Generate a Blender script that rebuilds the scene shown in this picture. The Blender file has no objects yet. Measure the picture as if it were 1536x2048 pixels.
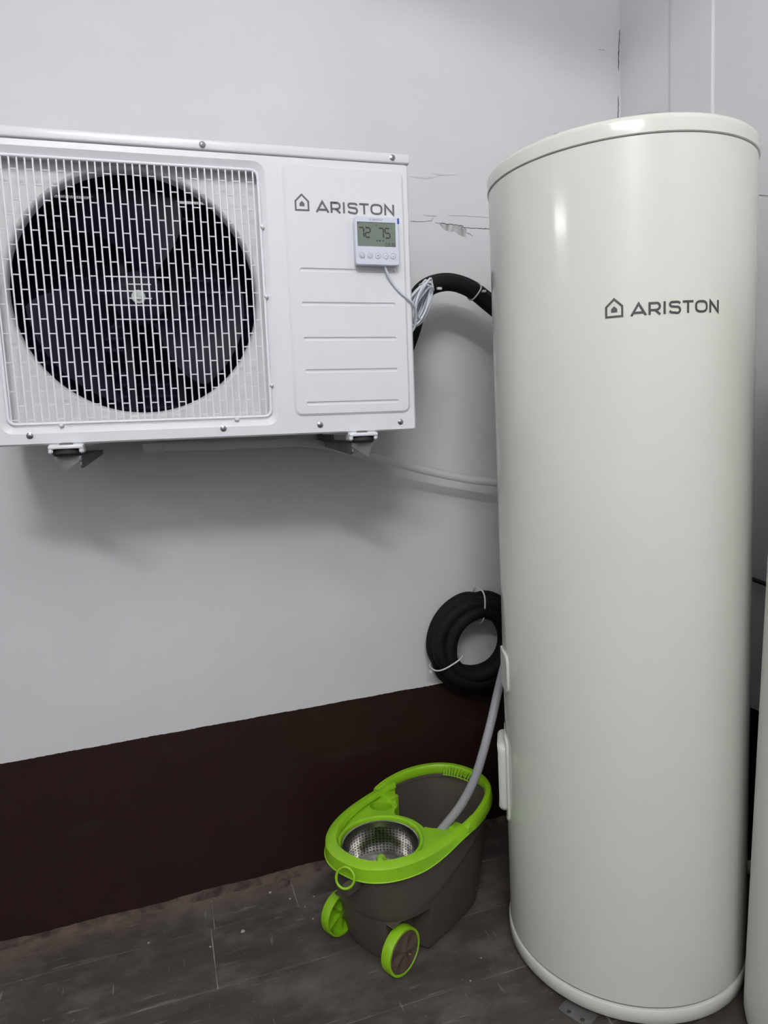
import bpy, bmesh, math, random
from math import sin, cos, pi, radians as rad, sqrt
from mathutils import Vector, Matrix
random.seed(7)
sc = bpy.context.scene
col = sc.collection

# ------------------------------------------------------------------ camera, world, exposure
CAM = (0.0, -1.7802, 1.2168)
cam_d = bpy.data.cameras.new('camera'); cam = bpy.data.objects.new('camera', cam_d); col.objects.link(cam)
_yaw, _pitch, _roll = 0.3132, 0.1282, -0.0524
_fw = Vector((sin(_yaw)*cos(_pitch), cos(_yaw)*cos(_pitch), -sin(_pitch)))
_rt = Vector((cos(_yaw), -sin(_yaw), 0)); _up = _rt.cross(_fw)
_r2 = _rt*cos(_roll) + _up*sin(_roll); _u2 = -_rt*sin(_roll) + _up*cos(_roll)
cam.matrix_world = Matrix(((_r2.x, _u2.x, -_fw.x, CAM[0]), (_r2.y, _u2.y, -_fw.y, CAM[1]), (_r2.z, _u2.z, -_fw.z, CAM[2]), (0, 0, 0, 1)))
cam_d.sensor_fit = 'HORIZONTAL'; cam_d.sensor_width = 36.0; cam_d.lens = 1386.4/1536*36.0
cam_d.clip_start = 0.02
sc.camera = cam
w = bpy.data.worlds.new('world'); sc.world = w; w.use_nodes = True
w.node_tree.nodes['Background'].inputs[0].default_value = (0.5, 0.52, 0.56, 1)
w.node_tree.nodes['Background'].inputs[1].default_value = 0.05
vs = sc.view_settings
vs.view_transform = 'Standard'; vs.look = 'None'; vs.gamma = 1.0; vs.use_curve_mapping = False
vs.exposure = 0.08
LAMP_MAIN, LAMP_SIDE = 50.0, 28.0      # radiance of the two hanging light battens (built below)
sc.cycles.use_light_tree = False
sc.cycles.max_bounces = 6; sc.cycles.diffuse_bounces = 4; sc.cycles.glossy_bounces = 3; sc.cycles.transparent_max_bounces = 8
sc.cycles.caustics_reflective = False; sc.cycles.caustics_refractive = False

# ------------------------------------------------------------------ materials
def srgb(r, g, b):
    f = lambda c: (c/255/12.92) if c/255 <= 0.04045 else ((c/255+0.055)/1.055)**2.4
    return (f(r), f(g), f(b), 1)
def mat(name, c, rough=0.5, metal=0.0, spec=0.5, coat=0.0, c2=None, scale=8.0, detail=3.0, lo=0.4, hi=0.7, bump=0.0, bscale=120.0, stretch=(1, 1, 1), rough2=None, trans=0.0, alpha=1.0, emit=None, sss=0.0, randv=0.0):
    m = bpy.data.materials.new(name); m.use_nodes = True
    nt = m.node_tree; b = nt.nodes['Principled BSDF']; L = nt.links.new
    b.inputs['Base Color'].default_value = c; b.inputs['Roughness'].default_value = rough
    b.inputs['Metallic'].default_value = metal; b.inputs['Specular IOR Level'].default_value = spec
    b.inputs['Coat Weight'].default_value = coat; b.inputs['Coat Roughness'].default_value = 0.08
    b.inputs['Transmission Weight'].default_value = trans; b.inputs['Alpha'].default_value = alpha
    if emit: b.inputs['Emission Color'].default_value = emit[0]; b.inputs['Emission Strength'].default_value = emit[1]
    if c2 or bump:
        tc = nt.nodes.new('ShaderNodeTexCoord'); mp = nt.nodes.new('ShaderNodeMapping')
        mp.inputs['Scale'].default_value = stretch; L(tc.outputs['Object'], mp.inputs['Vector'])
    if c2:
        n = nt.nodes.new('ShaderNodeTexNoise'); n.inputs['Scale'].default_value = scale; n.inputs['Detail'].default_value = detail
        n.inputs['Roughness'].default_value = 0.62
        L(mp.outputs['Vector'], n.inputs['Vector'])
        r = nt.nodes.new('ShaderNodeValToRGB'); r.color_ramp.elements[0].position = lo; r.color_ramp.elements[1].position = hi
        r.color_ramp.elements[0].color = c; r.color_ramp.elements[1].color = c2
        L(n.outputs['Fac'], r.inputs['Fac']); out = r.outputs['Color']
        if randv:
            oi = nt.nodes.new('ShaderNodeObjectInfo'); mr = nt.nodes.new('ShaderNodeMapRange')
            mr.inputs['To Min'].default_value = 1-randv; mr.inputs['To Max'].default_value = 1+randv
            L(oi.outputs['Random'], mr.inputs['Value'])
            mx = nt.nodes.new('ShaderNodeVectorMath'); mx.operation = 'SCALE'
            L(out, mx.inputs[0]); L(mr.outputs['Result'], mx.inputs['Scale']); out = mx.outputs['Vector']
        L(out, b.inputs['Base Color'])
        if rough2 is not None:
            r2 = nt.nodes.new('ShaderNodeMapRange'); r2.inputs['From Min'].default_value = lo; r2.inputs['From Max'].default_value = hi
            r2.inputs['To Min'].default_value = rough; r2.inputs['To Max'].default_value = rough2
            L(n.outputs['Fac'], r2.inputs['Value']); L(r2.outputs['Result'], b.inputs['Roughness'])
    if bump:
        n2 = nt.nodes.new('ShaderNodeTexNoise'); n2.inputs['Scale'].default_value = bscale; n2.inputs['Detail'].default_value = 3
        L(mp.outputs['Vector'], n2.inputs['Vector'])
        bp = nt.nodes.new('ShaderNodeBump'); bp.inputs['Strength'].default_value = bump; bp.inputs['Distance'].default_value = 0.002
        L(n2.outputs['Fac'], bp.inputs['Height']); L(bp.outputs['Normal'], b.inputs['Normal'])
    return m
M = {}
M['wall'] = mat('wall_paint', srgb(216, 216, 219), 0.6, c2=srgb(209, 209, 212), scale=2.2, lo=0.35, hi=0.75, bump=0.12, bscale=70)
M['dado'] = mat('dado_paint', srgb(40, 25, 22), 0.34, c2=srgb(72, 60, 58), scale=2.6, detail=4, lo=.60, hi=.92, stretch=(1, 1, 3.2), bump=0.08, bscale=45, spec=0.35)
M['plaster'] = mat('bare_plaster', srgb(150, 150, 152), 0.9, c2=srgb(196, 196, 198), scale=60, lo=0.42, hi=0.6, stretch=(1, 1, 0.3), bump=0.4, bscale=160)
M['crack'] = mat('crack_dark', srgb(88, 88, 92), 0.9)
M['mortar'] = mat('mortar', srgb(92, 78, 70), 0.95, c2=srgb(48, 40, 37), scale=26, lo=0.4, hi=0.68, bump=0.6, bscale=90)
M['joint'] = mat('dusty_joint', srgb(168, 162, 156), 0.95, c2=srgb(84, 80, 76), scale=7, lo=.42, hi=.68)
M['white'] = mat('white_powder_coat', srgb(221, 223, 229), 0.32, spec=0.45, coat=0.15)
M['shroud'] = mat('shroud_white', srgb(222, 222, 224), 0.45)
M['wire'] = mat('white_wire', srgb(228, 228, 236), 0.35)
M['navy'] = mat('navy_fin', srgb(32, 36, 104), 0.4, metal=0.2)
M['inner'] = mat('dark_inner', srgb(30, 31, 58), 0.6)
M['blade'] = mat('blade_plastic', srgb(17, 17, 38), 0.5, spec=0.2)
M['silver'] = mat('fin_light_silver', srgb(196, 200, 205), 0.35, metal=0.7)  # bright tone for the painted light patches on the coil
M['steel'] = mat('bracket_steel', srgb(120, 120, 118), 0.5, metal=0.5, c2=srgb(98, 98, 96), scale=30)
M['screw'] = mat('screw_steel', srgb(150, 150, 155), 0.3, metal=0.9)
M['brass'] = mat('brass', srgb(150, 118, 62), 0.35, metal=0.9)
M['rubber'] = mat('black_rubber', srgb(20, 20, 21), 0.7)
M['foam'] = mat('black_foam', srgb(19, 19, 22), 0.7, c2=srgb(14, 14, 16), spec=0.2, scale=20, bump=0.15, bscale=200)
M['logo'] = mat('logo_grey', srgb(92, 92, 98), 0.5)
M['logo2'] = mat('logo_dark', srgb(68, 68, 70), 0.5)
M['tank'] = mat('tank_enamel', srgb(216, 219, 211), 0.13, spec=0.45, coat=0.0)
M['tank2'] = mat('tank_enamel_side', srgb(208, 211, 204), 0.4)
M['seam'] = mat('seam_grey', srgb(130, 130, 128), 0.6)
M['ctl'] = mat('controller_white', srgb(206, 212, 226), 0.35)
M['ctl_side'] = mat('controller_side', srgb(206, 206, 212), 0.45)
M['lcd'] = mat('lcd_glass', srgb(112, 124, 112), 0.25, spec=0.4)
M['seg'] = mat('lcd_segment', srgb(30, 36, 32), 0.5)
M['icon'] = mat('icon_grey', srgb(128, 132, 146), 0.5)
M['film'] = mat('blue_film', srgb(52, 82, 170), 0.3)
M['cable'] = mat('cable_white', srgb(208, 216, 224), 0.4)
M['tie'] = mat('cable_tie', srgb(205, 205, 205), 0.4)
M['greyhose'] = mat('grey_hose', srgb(150, 150, 156), 0.5)
M['clearhose'] = mat('clear_hose', srgb(226, 226, 224), 0.35, alpha=0.6)
M['green'] = mat('green_plastic', srgb(138, 192, 30), 0.38, c2=srgb(124, 176, 28), scale=14, lo=0.45, hi=0.8, bump=0.03, bscale=60)
M['body'] = mat('taupe_plastic', srgb(80, 73, 65), 0.42, c2=srgb(73, 67, 60), scale=6)
M['bodyin'] = M['body']
M['hubcap'] = mat('hubcap_taupe', srgb(92, 78, 68), 0.25)
M['stainless'] = mat('stainless', srgb(205, 203, 200), 0.2, metal=1.0)
M['ceil'] = mat('ceiling_paint', srgb(225, 225, 225), 0.8)
M['blackpipe'] = mat('black_pipe', srgb(15, 15, 15), 0.5)
M['capgrey'] = mat('cap_grey', srgb(150, 150, 158), 0.4)
M['chip'] = mat('plaster_chip', srgb(170, 165, 160), 0.9)

def floor_material():
    m = bpy.data.materials.new('floor_vinyl'); m.use_nodes = True
    nt = m.node_tree; b = nt.nodes['Principled BSDF']; L = nt.links.new; N = nt.nodes.new
    tc = N('ShaderNodeTexCoord'); geo = N('ShaderNodeNewGeometry')
    def noise(scale, stretch, detail=5, rot=0):
        mp = N('ShaderNodeMapping'); mp.inputs['Scale'].default_value = stretch; mp.inputs['Rotation'].default_value = (0, 0, rot)
        L(geo.outputs['Position'], mp.inputs['Vector'])
        n = N('ShaderNodeTexNoise'); n.inputs['Scale'].default_value = scale; n.inputs['Detail'].default_value = detail; n.inputs['Roughness'].default_value = 0.65
        L(mp.outputs['Vector'], n.inputs['Vector']); return n.outputs['Fac']
    def ramp(src, stops):
        r = N('ShaderNodeValToRGB'); e = r.color_ramp.elements
        e[0].position, e[0].color = stops[0]; e[1].position, e[1].color = stops[-1]
        for p, c in stops[1:-1]:
            x = e.new(p); x.color = c
        L(src, r.inputs['Fac']); return r.outputs['Color']
    def mix(f, a, c):
        x = N('ShaderNodeMix'); x.data_type = 'RGBA'; L(f, x.inputs['Factor']); L(a, x.inputs['A'])
        if isinstance(c, tuple): x.inputs['B'].default_value = c
        else: L(c, x.inputs['B'])
        return x.outputs['Result']
    k = lambda v: (v, v, v, 1)
    base = ramp(noise(9, (0.6, 2.2, 1)), [(0.3, srgb(60, 55, 52)), (0.55, srgb(74, 68, 65)), (0.75, srgb(88, 82, 78))])
    dust = ramp(noise(5, (1, 1.3, 1), 5), [(0.48, k(0)), (0.74, k(0.7))])
    c = mix(dust, base, srgb(118, 111, 106))
    scuff = ramp(noise(22, (0.25, 2.4, 1), 3, 0.7), [(0.63, k(0)), (0.72, k(0.55))])
    c = mix(scuff, c, srgb(140, 136, 132))
    scuff2 = ramp(noise(30, (2.6, 0.25, 1), 2, 0.25), [(0.68, k(0)), (0.76, k(0.55))])
    c = mix(scuff2, c, srgb(150, 146, 142))
    speck = ramp(noise(150, (1, 1, 1), 2), [(0.71, k(0)), (0.745, k(0.75))])
    c = mix(speck, c, srgb(165, 160, 156))
    # brown mortar dust swept up along the foot of the back wall
    sx = N('ShaderNodeSeparateXYZ'); L(geo.outputs['Position'], sx.inputs[0])
    mr = N('ShaderNodeMapRange'); L(sx.outputs['Y'], mr.inputs['Value'])
    mr.inputs['From Min'].default_value = -.16; mr.inputs['From Max'].default_value = -.01; mr.inputs['To Min'].default_value = -.25; mr.inputs['To Max'].default_value = .28
    ad = N('ShaderNodeMath'); ad.operation = 'ADD'; L(mr.outputs['Result'], ad.inputs[0]); L(noise(11, (1, 1.6, 1), 6), ad.inputs[1])
    c = mix(ramp(ad.outputs[0], [(0.52, k(0)), (0.80, k(0.85))]), c, srgb(112, 96, 86))
    L(c, b.inputs['Base Color']); b.inputs['Roughness'].default_value = 0.62; b.inputs['Specular IOR Level'].default_value = 0.3
    bp = N('ShaderNodeBump'); bp.inputs['Strength'].default_value = 0.25; bp.inputs['Distance'].default_value = 0.002
    L(noise(60, (0.5, 1.6, 1), 4), bp.inputs['Height']); L(bp.outputs['Normal'], b.inputs['Normal'])
    return m
M['floor'] = floor_material()

# ------------------------------------------------------------------ helpers
class MB:
    def __init__(s): s.v = []; s.f = []
    def add(s, vs_, fs):
        o = len(s.v); s.v += [tuple(p) for p in vs_]; s.f += [tuple(i+o for i in f) for f in fs]; return s
    def box(s, x0, x1, y0, y1, z0, z1, bev=0.0, seg=2):
        bm = bmesh.new(); bmesh.ops.create_cube(bm, size=1)
        for q in bm.verts: q.co = Vector((x0+(q.co.x+.5)*(x1-x0), y0+(q.co.y+.5)*(y1-y0), z0+(q.co.z+.5)*(z1-z0)))
        if bev: bmesh.ops.bevel(bm, geom=bm.edges[:], offset=bev, segments=seg, affect='EDGES', profile=0.5)
        s.bm(bm); return s
    def bm(s, bm):
        bm.verts.index_update(); s.add([q.co[:] for q in bm.verts], [[q.index for q in f.verts] for f in bm.faces]); bm.free(); return s
    def loft(s, rings, closed=True, caps=(False, False)):
        n = len(rings[0]); o = len(s.v)
        for r in rings: s.v += [tuple(p) for p in r]
        m = n if closed else n-1
        for i in range(len(rings)-1):
            for j in range(m):
                a = o+i*n+j; b_ = o+i*n+(j+1) % n
                s.f.append((a, b_, b_+n, a+n))
        if caps[0]: s.f.append(tuple(o+j for j in range(n))[::-1])
        if caps[1]: s.f.append(tuple(o+(len(rings)-1)*n+j for j in range(n)))
        return s
    def lathe(s, prof, n=48, c=(0, 0, 0), axis='z', caps=(False, False), a0=0, a1=None):
        rings = []
        for r, h in prof:
            ring = []
            for i in range(n):
                a = 2*pi*i/n
                if axis == 'z': ring.append((c[0]+r*cos(a), c[1]+r*sin(a), c[2]+h))
                elif axis == 'y': ring.append((c[0]+r*cos(a), c[1]+h, c[2]+r*sin(a)))
                else: ring.append((c[0]+h, c[1]+r*cos(a), c[2]+r*sin(a)))
            rings.append(ring)
        return s.loft(rings, True, caps)
    def tube(s, pts, r, n=10, closed=False, up=None):
        P = [Vector(p) for p in pts]; m = len(P); rings = []
        rr = r if callable(r) else (lambda i: r)
        prev = None
        for i in range(m):
            if closed: t = P[(i+1) % m]-P[i-1]
            else: t = P[min(i+1, m-1)]-P[max(i-1, 0)]
            t.normalize()
            if prev is None:
                a = Vector(up) if up else (Vector((0, 0, 1)) if abs(t.z) < .9 else Vector((1, 0, 0)))
            else: a = prev
            x = (a - t*a.dot(t)).normalized(); y = t.cross(x); prev = x
            rings.append([P[i]+(x*cos(2*pi*j/n)+y*sin(2*pi*j/n))*rr(i) for j in range(n)])
        if closed:
            # align the last ring with the first so the loop closes without a twist
            best = min(range(n), key=lambda k: (rings[-1][k]-rings[0][0]).length)
            s.loft(rings, True)
            o = len(s.v)-m*n
            for j in range(n):
                a = o+(m-1)*n+(j+best) % n; b_ = o+(m-1)*n+(j+1+best) % n
                s.f.append((a, b_, o+(j+1) % n, o+j))
        else: s.loft(rings, True, (True, True))
        return s
    def fill(s, loops, fn):
        """planar region from 2D loops (first outer, rest holes) mapped through fn(u, v)"""
        bm = bmesh.new(); es = []
        for lp in loops:
            vv = [bm.verts.new((p[0], p[1], 0)) for p in lp]
            es += [bm.edges.new((vv[i], vv[(i+1) % len(vv)])) for i in range(len(vv))]
        bmesh.ops.triangle_fill(bm, edges=es, use_beauty=True, use_dissolve=False)
        bm.verts.index_update()
        s.add([fn(q.co.x, q.co.y) for q in bm.verts], [[q.index for q in f.verts] for f in bm.faces]); bm.free(); return s
    def build(s, name, m, parent=None, smooth=35, recalc=True):
        me = bpy.data.meshes.new(name); me.from_pydata(s.v, [], s.f)
        if recalc:
            bm = bmesh.new(); bm.from_mesh(me); bmesh.ops.recalc_face_normals(bm, faces=bm.faces); bm.to_mesh(me); bm.free()
        if smooth:
            me.polygons.foreach_set('use_smooth', [True]*len(me.polygons)); me.set_sharp_from_angle(angle=rad(smooth))
        me.update(); me.materials.append(M[m] if isinstance(m, str) else m)
        o = bpy.data.objects.new(name, me); col.objects.link(o)
        if parent: o.parent = parent
        return o
def tag(o, label=None, cat=None, group=None, kind=None):
    if label: o['label'] = label
    if cat: o['category'] = cat
    if group: o['group'] = group
    if kind: o['kind'] = kind
    return o
def empty(name, loc=(0, 0, 0), rz=0.0, mw=None):
    o = bpy.data.objects.new(name, None); col.objects.link(o); o.empty_display_size = 0.05
    if mw is not None: o.matrix_world = mw
    else: o.location = loc; o.rotation_euler = (0, 0, rz)
    return o
def cat_rom(P, n=8, closed=False):
    P = [Vector(p) for p in P]; out = []; m = len(P)
    for i in range(m if closed else m-1):
        if closed: a, b_, c, d = P[i-1], P[i], P[(i+1) % m], P[(i+2) % m]
        else: a, b_, c, d = P[max(i-1, 0)], P[i], P[i+1], P[min(i+2, m-1)]
        for k in range(n):
            t = k/n
            out.append(0.5*((2*b_)+(c-a)*t+(2*a-5*b_+4*c-d)*t*t+(3*b_-a-3*c+d)*t**3))
    if not closed: out.append(P[-1])
    return out
def rrect(x0, x1, y0, y1, r, n=6):
    out = []
    for cx, cy, a in ((x1-r, y1-r, 0), (x0+r, y1-r, 90), (x0+r, y0+r, 180), (x1-r, y0+r, 270)):
        for i in range(n+1):
            t = rad(a+90*i/n); out.append((cx+r*cos(t), cy+r*sin(t)))
    return out
def circ(cx, cy, r, n=48, ry=None):
    return [(cx+r*cos(2*pi*i/n), cy+(ry or r)*sin(2*pi*i/n)) for i in range(n)]
def sstep(a, b_, x):
    t = max(0, min(1, (x-a)/(b_-a))); return t*t*(3-2*t)

# --- stroke lettering: polylines in letter units -> flat strokes through fn(u, v)
def stroke(mb, pts, wd, fn, closed=False, step=0.12):
    P = [Vector((p[0], p[1])) for p in pts]; Q = []
    m = len(P)
    for i in range(m if closed else m-1):
        a, b_ = P[i], P[(i+1) % m]; k = max(1, int((b_-a).length/step))
        Q += [a+(b_-a)*(j/k) for j in range(k)]
    if not closed: Q.append(P[-1])
    m = len(Q); Lh = []; Rh = []
    for i in range(m):
        if closed: d1 = (Q[i]-Q[i-1]).normalized(); d2 = (Q[(i+1) % m]-Q[i]).normalized()
        else:
            d1 = (Q[i]-Q[i-1]).normalized() if i else (Q[1]-Q[0]).normalized()
            d2 = (Q[i+1]-Q[i]).normalized() if i < m-1 else d1
        n1 = Vector((-d1.y, d1.x)); n2 = Vector((-d2.y, d2.x)); n = (n1+n2)
        if n.length < 1e-4: n = n1
        n.normalize(); k = wd/2/max(0.45, n.dot(n1))
        Lh.append(Q[i]+n*k); Rh.append(Q[i]-n*k)
    vs_ = [fn(q.x, q.y) for q in Lh]+[fn(q.x, q.y) for q in Rh]
    fs = [(i, (i+1) % m, m+(i+1) % m, m+i) for i in range(m if closed else m-1)]
    mb.add(vs_, fs)
def arc(cx, cy, rx, ry, a0, a1, n=10): return [(cx+rx*cos(rad(a0+(a1-a0)*i/n)), cy+ry*sin(rad(a0+(a1-a0)*i/n))) for i in range(n+1)]
ST = 0.185
def glyph(ch):
    h = ST/2
    if ch == 'A': return 1.26, [([(0.07, 0), (0.63, 0.95), (1.19, 0)], 0), ([(0.27, 0.24), (0.99, 0.24)], 0)]
    if ch == 'R': return .98, [([(h, 0), (h, 1-h)]+[(0.6, 1-h)]+arc(0.64, 0.64, 0.25, 1-h-0.64, 80, -80, 8)+[(0.6, 0.36), (h, 0.36)], 0), ([(0.52, 0.36), (0.92, 0.0)], 0), ([(0, 1-h), (0.6, 1-h)], 0)]
    if ch == 'I': return .2, [([(0.1, 0), (0.1, 1)], 0)]
    if ch == 'S': return 1.0, [([(0.93, 0.78)]+arc(0.70, 0.73, 0.2, 1-h-0.73, 40, 90, 4)+arc(0.30, 0.73, 0.21, 1-h-0.73, 90, 270, 10)[:]+[(0.5, 0.53)]+arc(0.70, 0.28, 0.21, 0.24, 90, -90, 10)+arc(0.30, 0.27, 0.22, 0.27-h, -90, -150, 5)+[(0.05, 0.22)], 0)]
    if ch == 'T': return .92, [([(0, 1-h), (0.92, 1-h)], 0), ([(0.46, 0), (0.46, 1-h)], 0)]
    if ch == 'O':
        return 1.18, [([(0.59+(0.59-h)*math.copysign(abs(cos(a))**.72, cos(a)), 0.5+(0.5-h)*math.copysign(abs(sin(a))**.72, sin(a))) for a in [2*pi*i/28 for i in range(28)]], 1)]
    if ch == 'N': return .98, [([(h, 0), (h, 0.93), (0.98-h, 0.07), (0.98-h, 1)], 0)]
    if ch == 'M': return .9, [([(h, 0), (h, 0.95), (0.45, 0.4), (0.9-h, 0.95), (0.9-h, 0)], 0)]
    return .4, []
def word(mb, text, x, y, h, fn, gaps=None, wd=None):
    for i, ch in enumerate(text):
        wch, sts = glyph(ch)
        for pts, cl in sts:
            stroke(mb, [(x+u*h, y+v*h) for u, v in pts], (wd or ST)*h, fn, bool(cl), step=0.12*h*2)
        x += (wch+(gaps[i] if gaps and i < len(gaps) else 0.16))*h
    return x
GAPS = [.12, .19, .24, .14, .15, .17]
def house(mb, x0, y0, wd, ht, fn):
    t = wd*0.12
    stroke(mb, [(x0+t/2, y0+t/2), (x0+wd-t/2, y0+t/2), (x0+wd-t/2, y0+ht*.56), (x0+wd/2, y0+ht-t*.6), (x0+t/2, y0+ht*.56)], t, fn, True, step=wd*.2)
    cx = x0+wd/2; a = wd*.17; b0 = y0+ht*.27
    pts = [(cx-a, b0), (cx+a, b0), (cx+a, b0+ht*.17), (cx, b0+ht*.31), (cx-a, b0+ht*.17)]
    mb.add([fn(*p) for p in pts], [(0, 1, 2, 3, 4)])

# ================================================================== THE SETTING
XL, XR, YF, ZC = -3.3, 1.351, -3.9, 3.2
HP = 0.462
def struct(name, mb, m, parent=None, smooth=35):
    o = mb.build(name, m, parent, smooth)
    if not parent: tag(o, kind='structure')
    return o
wall_back = struct('wall_back', MB().box(XL-.1, XR+.1, 0, 0.1, -.05, ZC), 'wall')
wall_right = struct('wall_right', MB().box(XR, XR+.1, YF, 0, -.05, ZC), 'wall')
struct('wall_left', MB().box(XL-.1, XL, YF, 0, -.05, ZC), 'wall')
struct('wall_front', MB().box(XL-.1, XR+.1, YF-.1, YF, -.05, ZC), 'wall')
struct('ceiling', MB().box(XL-.1, XR+.1, YF-.1, .1, ZC, ZC+.1), 'ceil')
floor = struct('floor', MB().box(XL, XR, YF, 0, -.06, -.0022), 'joint')
# painted dado band: the upper edge wanders a little, as hand painted
def dado(parent, axis):
    mb = MB(); n = 420; top = []; lo = []
    rr = random.Random(3)
    for i in range(n+1):
        t = i/n; z = HP+0.0004*sin(t*91)+rr.uniform(-.0007, .0007)
        if axis == 'x':
            x = -1.2+t*(XR+1.2); z += (x-0.2)*0.004
            top.append((x, z)); lo.append((x, 0.0))
        else:
            y = -1.6+t*1.6; top.append((y, z+.004)); lo.append((y, 0.0))
    f = (lambda u, v, d: (u, -d, v)) if axis == 'x' else (lambda u, v, d: (XR-d, u, v))
    for a, b_ in ((lo, top),):
        rings = [[f(p[0], p[1], 0.0) for p in a], [f(p[0], p[1], 0.0012) for p in a], [f(p[0], p[1], 0.0012) for p in b_], [f(p[0], p[1], 0.0) for p in b_]]
        mb.loft(rings, False)
    return mb.build('dado_band', 'dado', parent, 20)
dado(wall_back, 'x'); dado(wall_right, 'y')
# left and front walls' dado, plain
MB().box(XL, XL+.0012, YF, 0, 0, HP).build('dado_band', 'dado', bpy.data.objects['wall_left'])
MB().box(XL, XR, YF, YF+.0012, 0, HP).build('dado_band', 'dado', bpy.data.objects['wall_front'])
MB().box(XL, -1.2, -.0012, 0, 0, HP).build('dado_band', 'dado', wall_back)
MB().box(XR-.0012, XR, YF, -1.6, 0, HP).build('dado_band', 'dado', wall_right)

# cracks in the plaster
def crack(pts, wd, parent, fn, name='crack', m='crack'):
    wd *= .62
    rr = random.Random(len(pts)*7+int(pts[0][0]*1000)); mb = MB(); Lh = []; Rh = []; Q = []
    for i in range(len(pts)-1):
        a, b_ = Vector(pts[i]), Vector(pts[i+1]); k = max(2, int((b_-a).length/.006))
        Q += [a+(b_-a)*(j/k) for j in range(k)]
    Q.append(Vector(pts[-1])); n = len(Q)
    for i, q in enumerate(Q):
        d = (Q[min(i+1, n-1)]-Q[max(i-1, 0)]).normalized(); nn = Vector((-d.y, d.x))
        q = q+nn*rr.uniform(-.0009, .0009); h = wd/2*min(1, .3+min(i, n-1-i)*.25)*rr.uniform(.6, 1.3)
        Lh.append(q+nn*h); Rh.append(q-nn*h)
    mb.loft([[fn(q.x, q.y, 0) for q in Lh], [fn(q.x, q.y, .0007) for q in Lh], [fn(q.x, q.y, .0007) for q in Rh], [fn(q.x, q.y, 0) for q in Rh]], False)
    return mb.build(name, m, parent, 20)
fb = lambda x, z, d: (x, -d, z)
fr_ = lambda y, z, d: (XR-d, y, z)
crack([(.69, 1.738), (.72, 1.737), (.735, 1.739), (.752, 1.741), (.757, 1.750)], .0022, wall_back, fb)
crack([(.762, 1.737), (.79, 1.735), (.842, 1.732), (.843, 1.727), (.94, 1.726)], .0026, wall_back, fb)
crack([(.852, 1.715), (.862, 1.711), (.872, 1.706)], .0030, wall_back, fb)
crack([(.80, 1.757), (.86, 1.757), (.95, 1.756)], .0006, wall_back, fb)
crack([(1.3495, 2.282), (1.346, 2.235), (1.344, 2.17)], .0045, wall_back, fb)
crack([(1.343, 2.105), (1.342, 2.06), (1.341, 1.98)], .0038, wall_back, fb)
crack([(1.28, 2.22), (1.30, 2.221)], .0015, wall_back, fb)
crack([(-.47, 1.690), (-.53, 1.668), (-.56, 1.66)], .0016, wall_right, fr_)
# peeled patch of bare plaster below the crack: thin ragged relief
def patch(pts, parent):
    rr = random.Random(2); Q = []
    for i in range(len(pts)):
        a, b_ = Vector(pts[i]), Vector(pts[(i+1) % len(pts)])
        for j in range(5): Q.append(a+(b_-a)*(j/5)+Vector((rr.uniform(-.0018, .0018), rr.uniform(-.0018, .0018))))
    MB().fill([[(q.x, q.y) for q in Q]], lambda u, v: (u, -.0005, v)).build('peeled_plaster', 'plaster', parent, 20)
patch([(.772, 1.734), (.842, 1.731), (.843, 1.727), (.853, 1.726), (.852, 1.712), (.848, 1.700), (.834, 1.707), (.818, 1.716), (.80, 1.716), (.786, 1.722)], wall_back)
# raised filler smears where the wall was patched
def smear(cx, cz, rx, rz, seed):
    rr = random.Random(seed); mb = MB(); n = 20
    ph = [rr.uniform(0, 6.28) for _ in range(3)]
    f_ = lambda a: 1+.25*sin(2*a+ph[0])+.18*sin(3*a+ph[1])+.1*sin(7*a+ph[2])
    rings = [[(cx+rx*k*f_(2*pi*i/n)*cos(2*pi*i/n), -d, cz+rz*k*f_(2*pi*i/n)*sin(2*pi*i/n)) for i in range(n)] for k, d in ((1, 0), (.85, .0010), (.4, .0016), (.02, .0017))]
    mb.loft(rings, True, (False, True)); return mb.build('plaster_smear', 'wall', wall_back, 60)
smear(.735, 1.852, .035, .007, 1); smear(.79, 1.862, .03, .006, 4); smear(.745, 1.756, .02, .004, 9)
# boxed plaster strip on the right wall
o = MB().box(XR-.007, XR+.01, -.352, -.206, HP+.003, ZC-.001, .003, 1).build('trim_1', 'wall'); tag(o, kind='structure')
# mortar fillet along the foot of the back wall
def fillet():
    rr = random.Random(11); mb = MB(); rings = []
    n = 220
    for i in range(n+1):
        x = -1.2+(XR+1.2)*i/n
        k = 0.75+.25*sin(x*7.3)+.18*sin(x*23+1)+rr.uniform(-.1, .1); k = max(.35, k)
        hz = .011*k+.003; wy = .013*k+.004
        rings.append([(x, .002, hz), (x, -.0035, hz), (x, -.006-.3*wy, hz*.62+rr.uniform(-.001, .001)), (x, -.007-.75*wy, .004), (x, -.008-wy, -.002)])
    mb.loft(rings, False); return mb
o = fillet().build('baseboard_back', 'mortar', None, 50); tag(o, kind='structure')
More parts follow.
